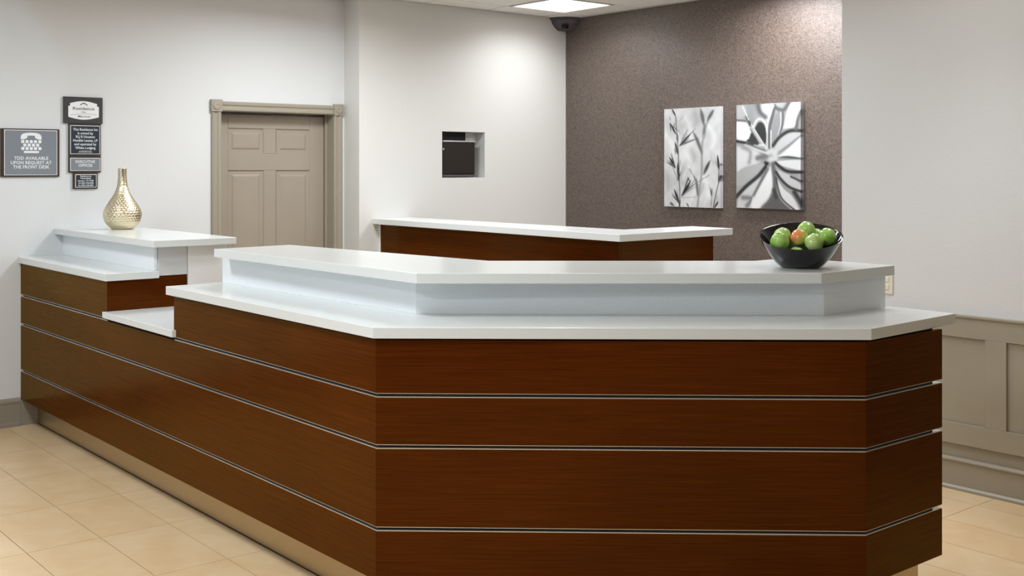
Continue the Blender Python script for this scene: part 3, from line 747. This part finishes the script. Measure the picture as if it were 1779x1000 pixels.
k_([(90, 870), (170, 880), (130, 940)], 34, .5, 14)
q_([(345, 590), (362, 700), (358, 800), (300, 930), (180, 968), (188, 870), (270, 730)], .94, 5)
q_([(385, 800), (450, 890), (520, 968), (270, 968), (330, 880)], .40, 12)
q_([(396, 690), (470, 790), (540, 850), (600, 965), (540, 965), (450, 890), (410, 790)], .88, 4)
q_([(400, 620), (500, 660), (560, 690), (640, 795), (560, 792), (450, 722)], .80, 4); q_([(390, 556), (480, 595), (640, 622), (640, 540), (450, 540)], .88, 4)
q_([(402, 515), (500, 500), (640, 500), (640, 320), (520, 420)], .90, 5); q_([(385, 425), (440, 345), (540, 290), (640, 290), (600, 330), (480, 420), (400, 480)], .80, 6)
k_([(420, 470), (520, 400), (620, 320)], 12, .55, 6)
k_([(20, 870), (120, 770), (240, 672), (320, 572)], 30, .20, 6); k_([(185, 860), (250, 740), (322, 618)], 22, .48, 7); k_([(160, 960), (190, 860)], 10, .9, 3)
k_([(368, 560), (386, 690), (386, 810)], 30, .42, 7); k_([(380, 800), (400, 860)], 30, .25, 10)
k_([(20, 372), (110, 386), (180, 402)], 22, .18, 6); k_([(120, 392), (240, 435), (310, 455)], 14, .50, 5); k_([(110, 405), (230, 450), (320, 480)], 10, .88, 4)
k_([(150, 215), (275, 405)], 26, .74, 4); k_([(128, 160), (158, 228)], 20, .25, 8); k_([(170, 225), (290, 405)], 7, .93, 3); k_([(158, 262), (250, 402)], 5, .35, 3); k_([(90, 70), (145, 185)], 12, .88, 5); k_([(30, 188), (115, 196)], 14, .42, 6)
k_([(388, 555), (440, 602), (510, 636), (640, 640)], 24, .16, 5); k_([(398, 640), (440, 702), (520, 772), (640, 815)], 20, .20, 5); k_([(530, 680), (640, 730)], 14, .2, 5)
k_([(398, 690), (420, 800), (460, 885), (560, 968)], 12, .24, 4); k_([(560, 815), (600, 880), (640, 960)], 34, .20, 10)
k_([(368, 412), (430, 335), (520, 282), (640, 282)], 26, .22, 6); k_([(575, 270), (590, 180), (618, 110)], 26, .42, 8)
k_([(428, 310), (455, 220), (460, 120)], 16, .42, 4); k_([(418, 310), (440, 220), (438, 110)], 6, .92, 3); k_([(385, 75), (430, 95), (470, 95), (510, 38)], 30, .42, 8)
k_([(335, 430), (338, 260), (368, 140), (385, 60)], 26, .42, 6); k_([(318, 430), (318, 250), (345, 130), (378, 60)], 9, .93, 4); k_([(350, 420), (352, 280)], 10, .90, 4)
k_([(410, 515), (500, 510), (640, 525)], 16, .28, 4, True, .9)
k_([(330, 470), (370, 460), (390, 520), (350, 530)], 46, .86, 14, False, .9); k_([(300, 560), (325, 575)], 22, .1, 6); k_([(318, 595), (335, 570)], 5, .9, 2); k_([(240, 405), (290, 410), (310, 440)], 10, .92, 5)
def canvas(nm, y_hi, y_lo, z0, z1, xf, img, gain, label):
    me = bpy.data.meshes.new(nm); vs = []; fs = []; cols = []
    img = np.clip(img, .01, .97)
    for j in range(NV):
        for i in range(NU):
            vs.append((xf, y_hi+(y_lo-y_hi)*i/(NU-1), z1+(z0-z1)*j/(NV-1))); cols.append(img[j, i])
    for j in range(NV-1):
        for i in range(NU-1): a = j*NU+i; fs.append((a, a+NU, a+NU+1, a+1))
    # wrapped edges
    ring = [i for i in range(NU)]+[j*NU+NU-1 for j in range(1, NV)]+[(NV-1)*NU+i for i in range(NU-2, -1, -1)]+[j*NU for j in range(NV-2, 0, -1)]
    n0 = len(vs)
    for r in ring: vs.append((XD-.002, vs[r][1], vs[r][2])); cols.append(cols[r]*.4+.45)
    n = len(ring)
    for k in range(n): fs.append((ring[k], ring[(k+1) % n], n0+(k+1) % n, n0+k))
    fs.append(tuple(range(n0+n-1, n0-1, -1)))
    me.from_pydata(vs, [], fs); ca = me.color_attributes.new('print', 'FLOAT_COLOR', 'POINT')
    arr = np.ones((len(vs), 4), np.float32); c = np.minimum(np.array(cols)**2.5*gain, .80)   # display grey to linear
    arr[:, 0] = c*.97; arr[:, 1] = c*.985; arr[:, 2] = c
    ca.data.foreach_set('color', arr.ravel()); me.materials.append(M['print'])
    o = bpy.data.objects.new(nm, me); COL.objects.link(o); return tag(o, label, 'wall art', 'canvas prints on the accent wall')
canvas('canvas_print', 6.085, 5.525, 1.318, 2.076, 6.597, g1, 1.0, 'black and white canvas of grass stems on the brown accent wall, left one')
canvas('canvas_print', 5.37, 4.805, 1.326, 2.078, 6.597, g2, .74, 'black and white close-up flower canvas on the brown accent wall, right one')
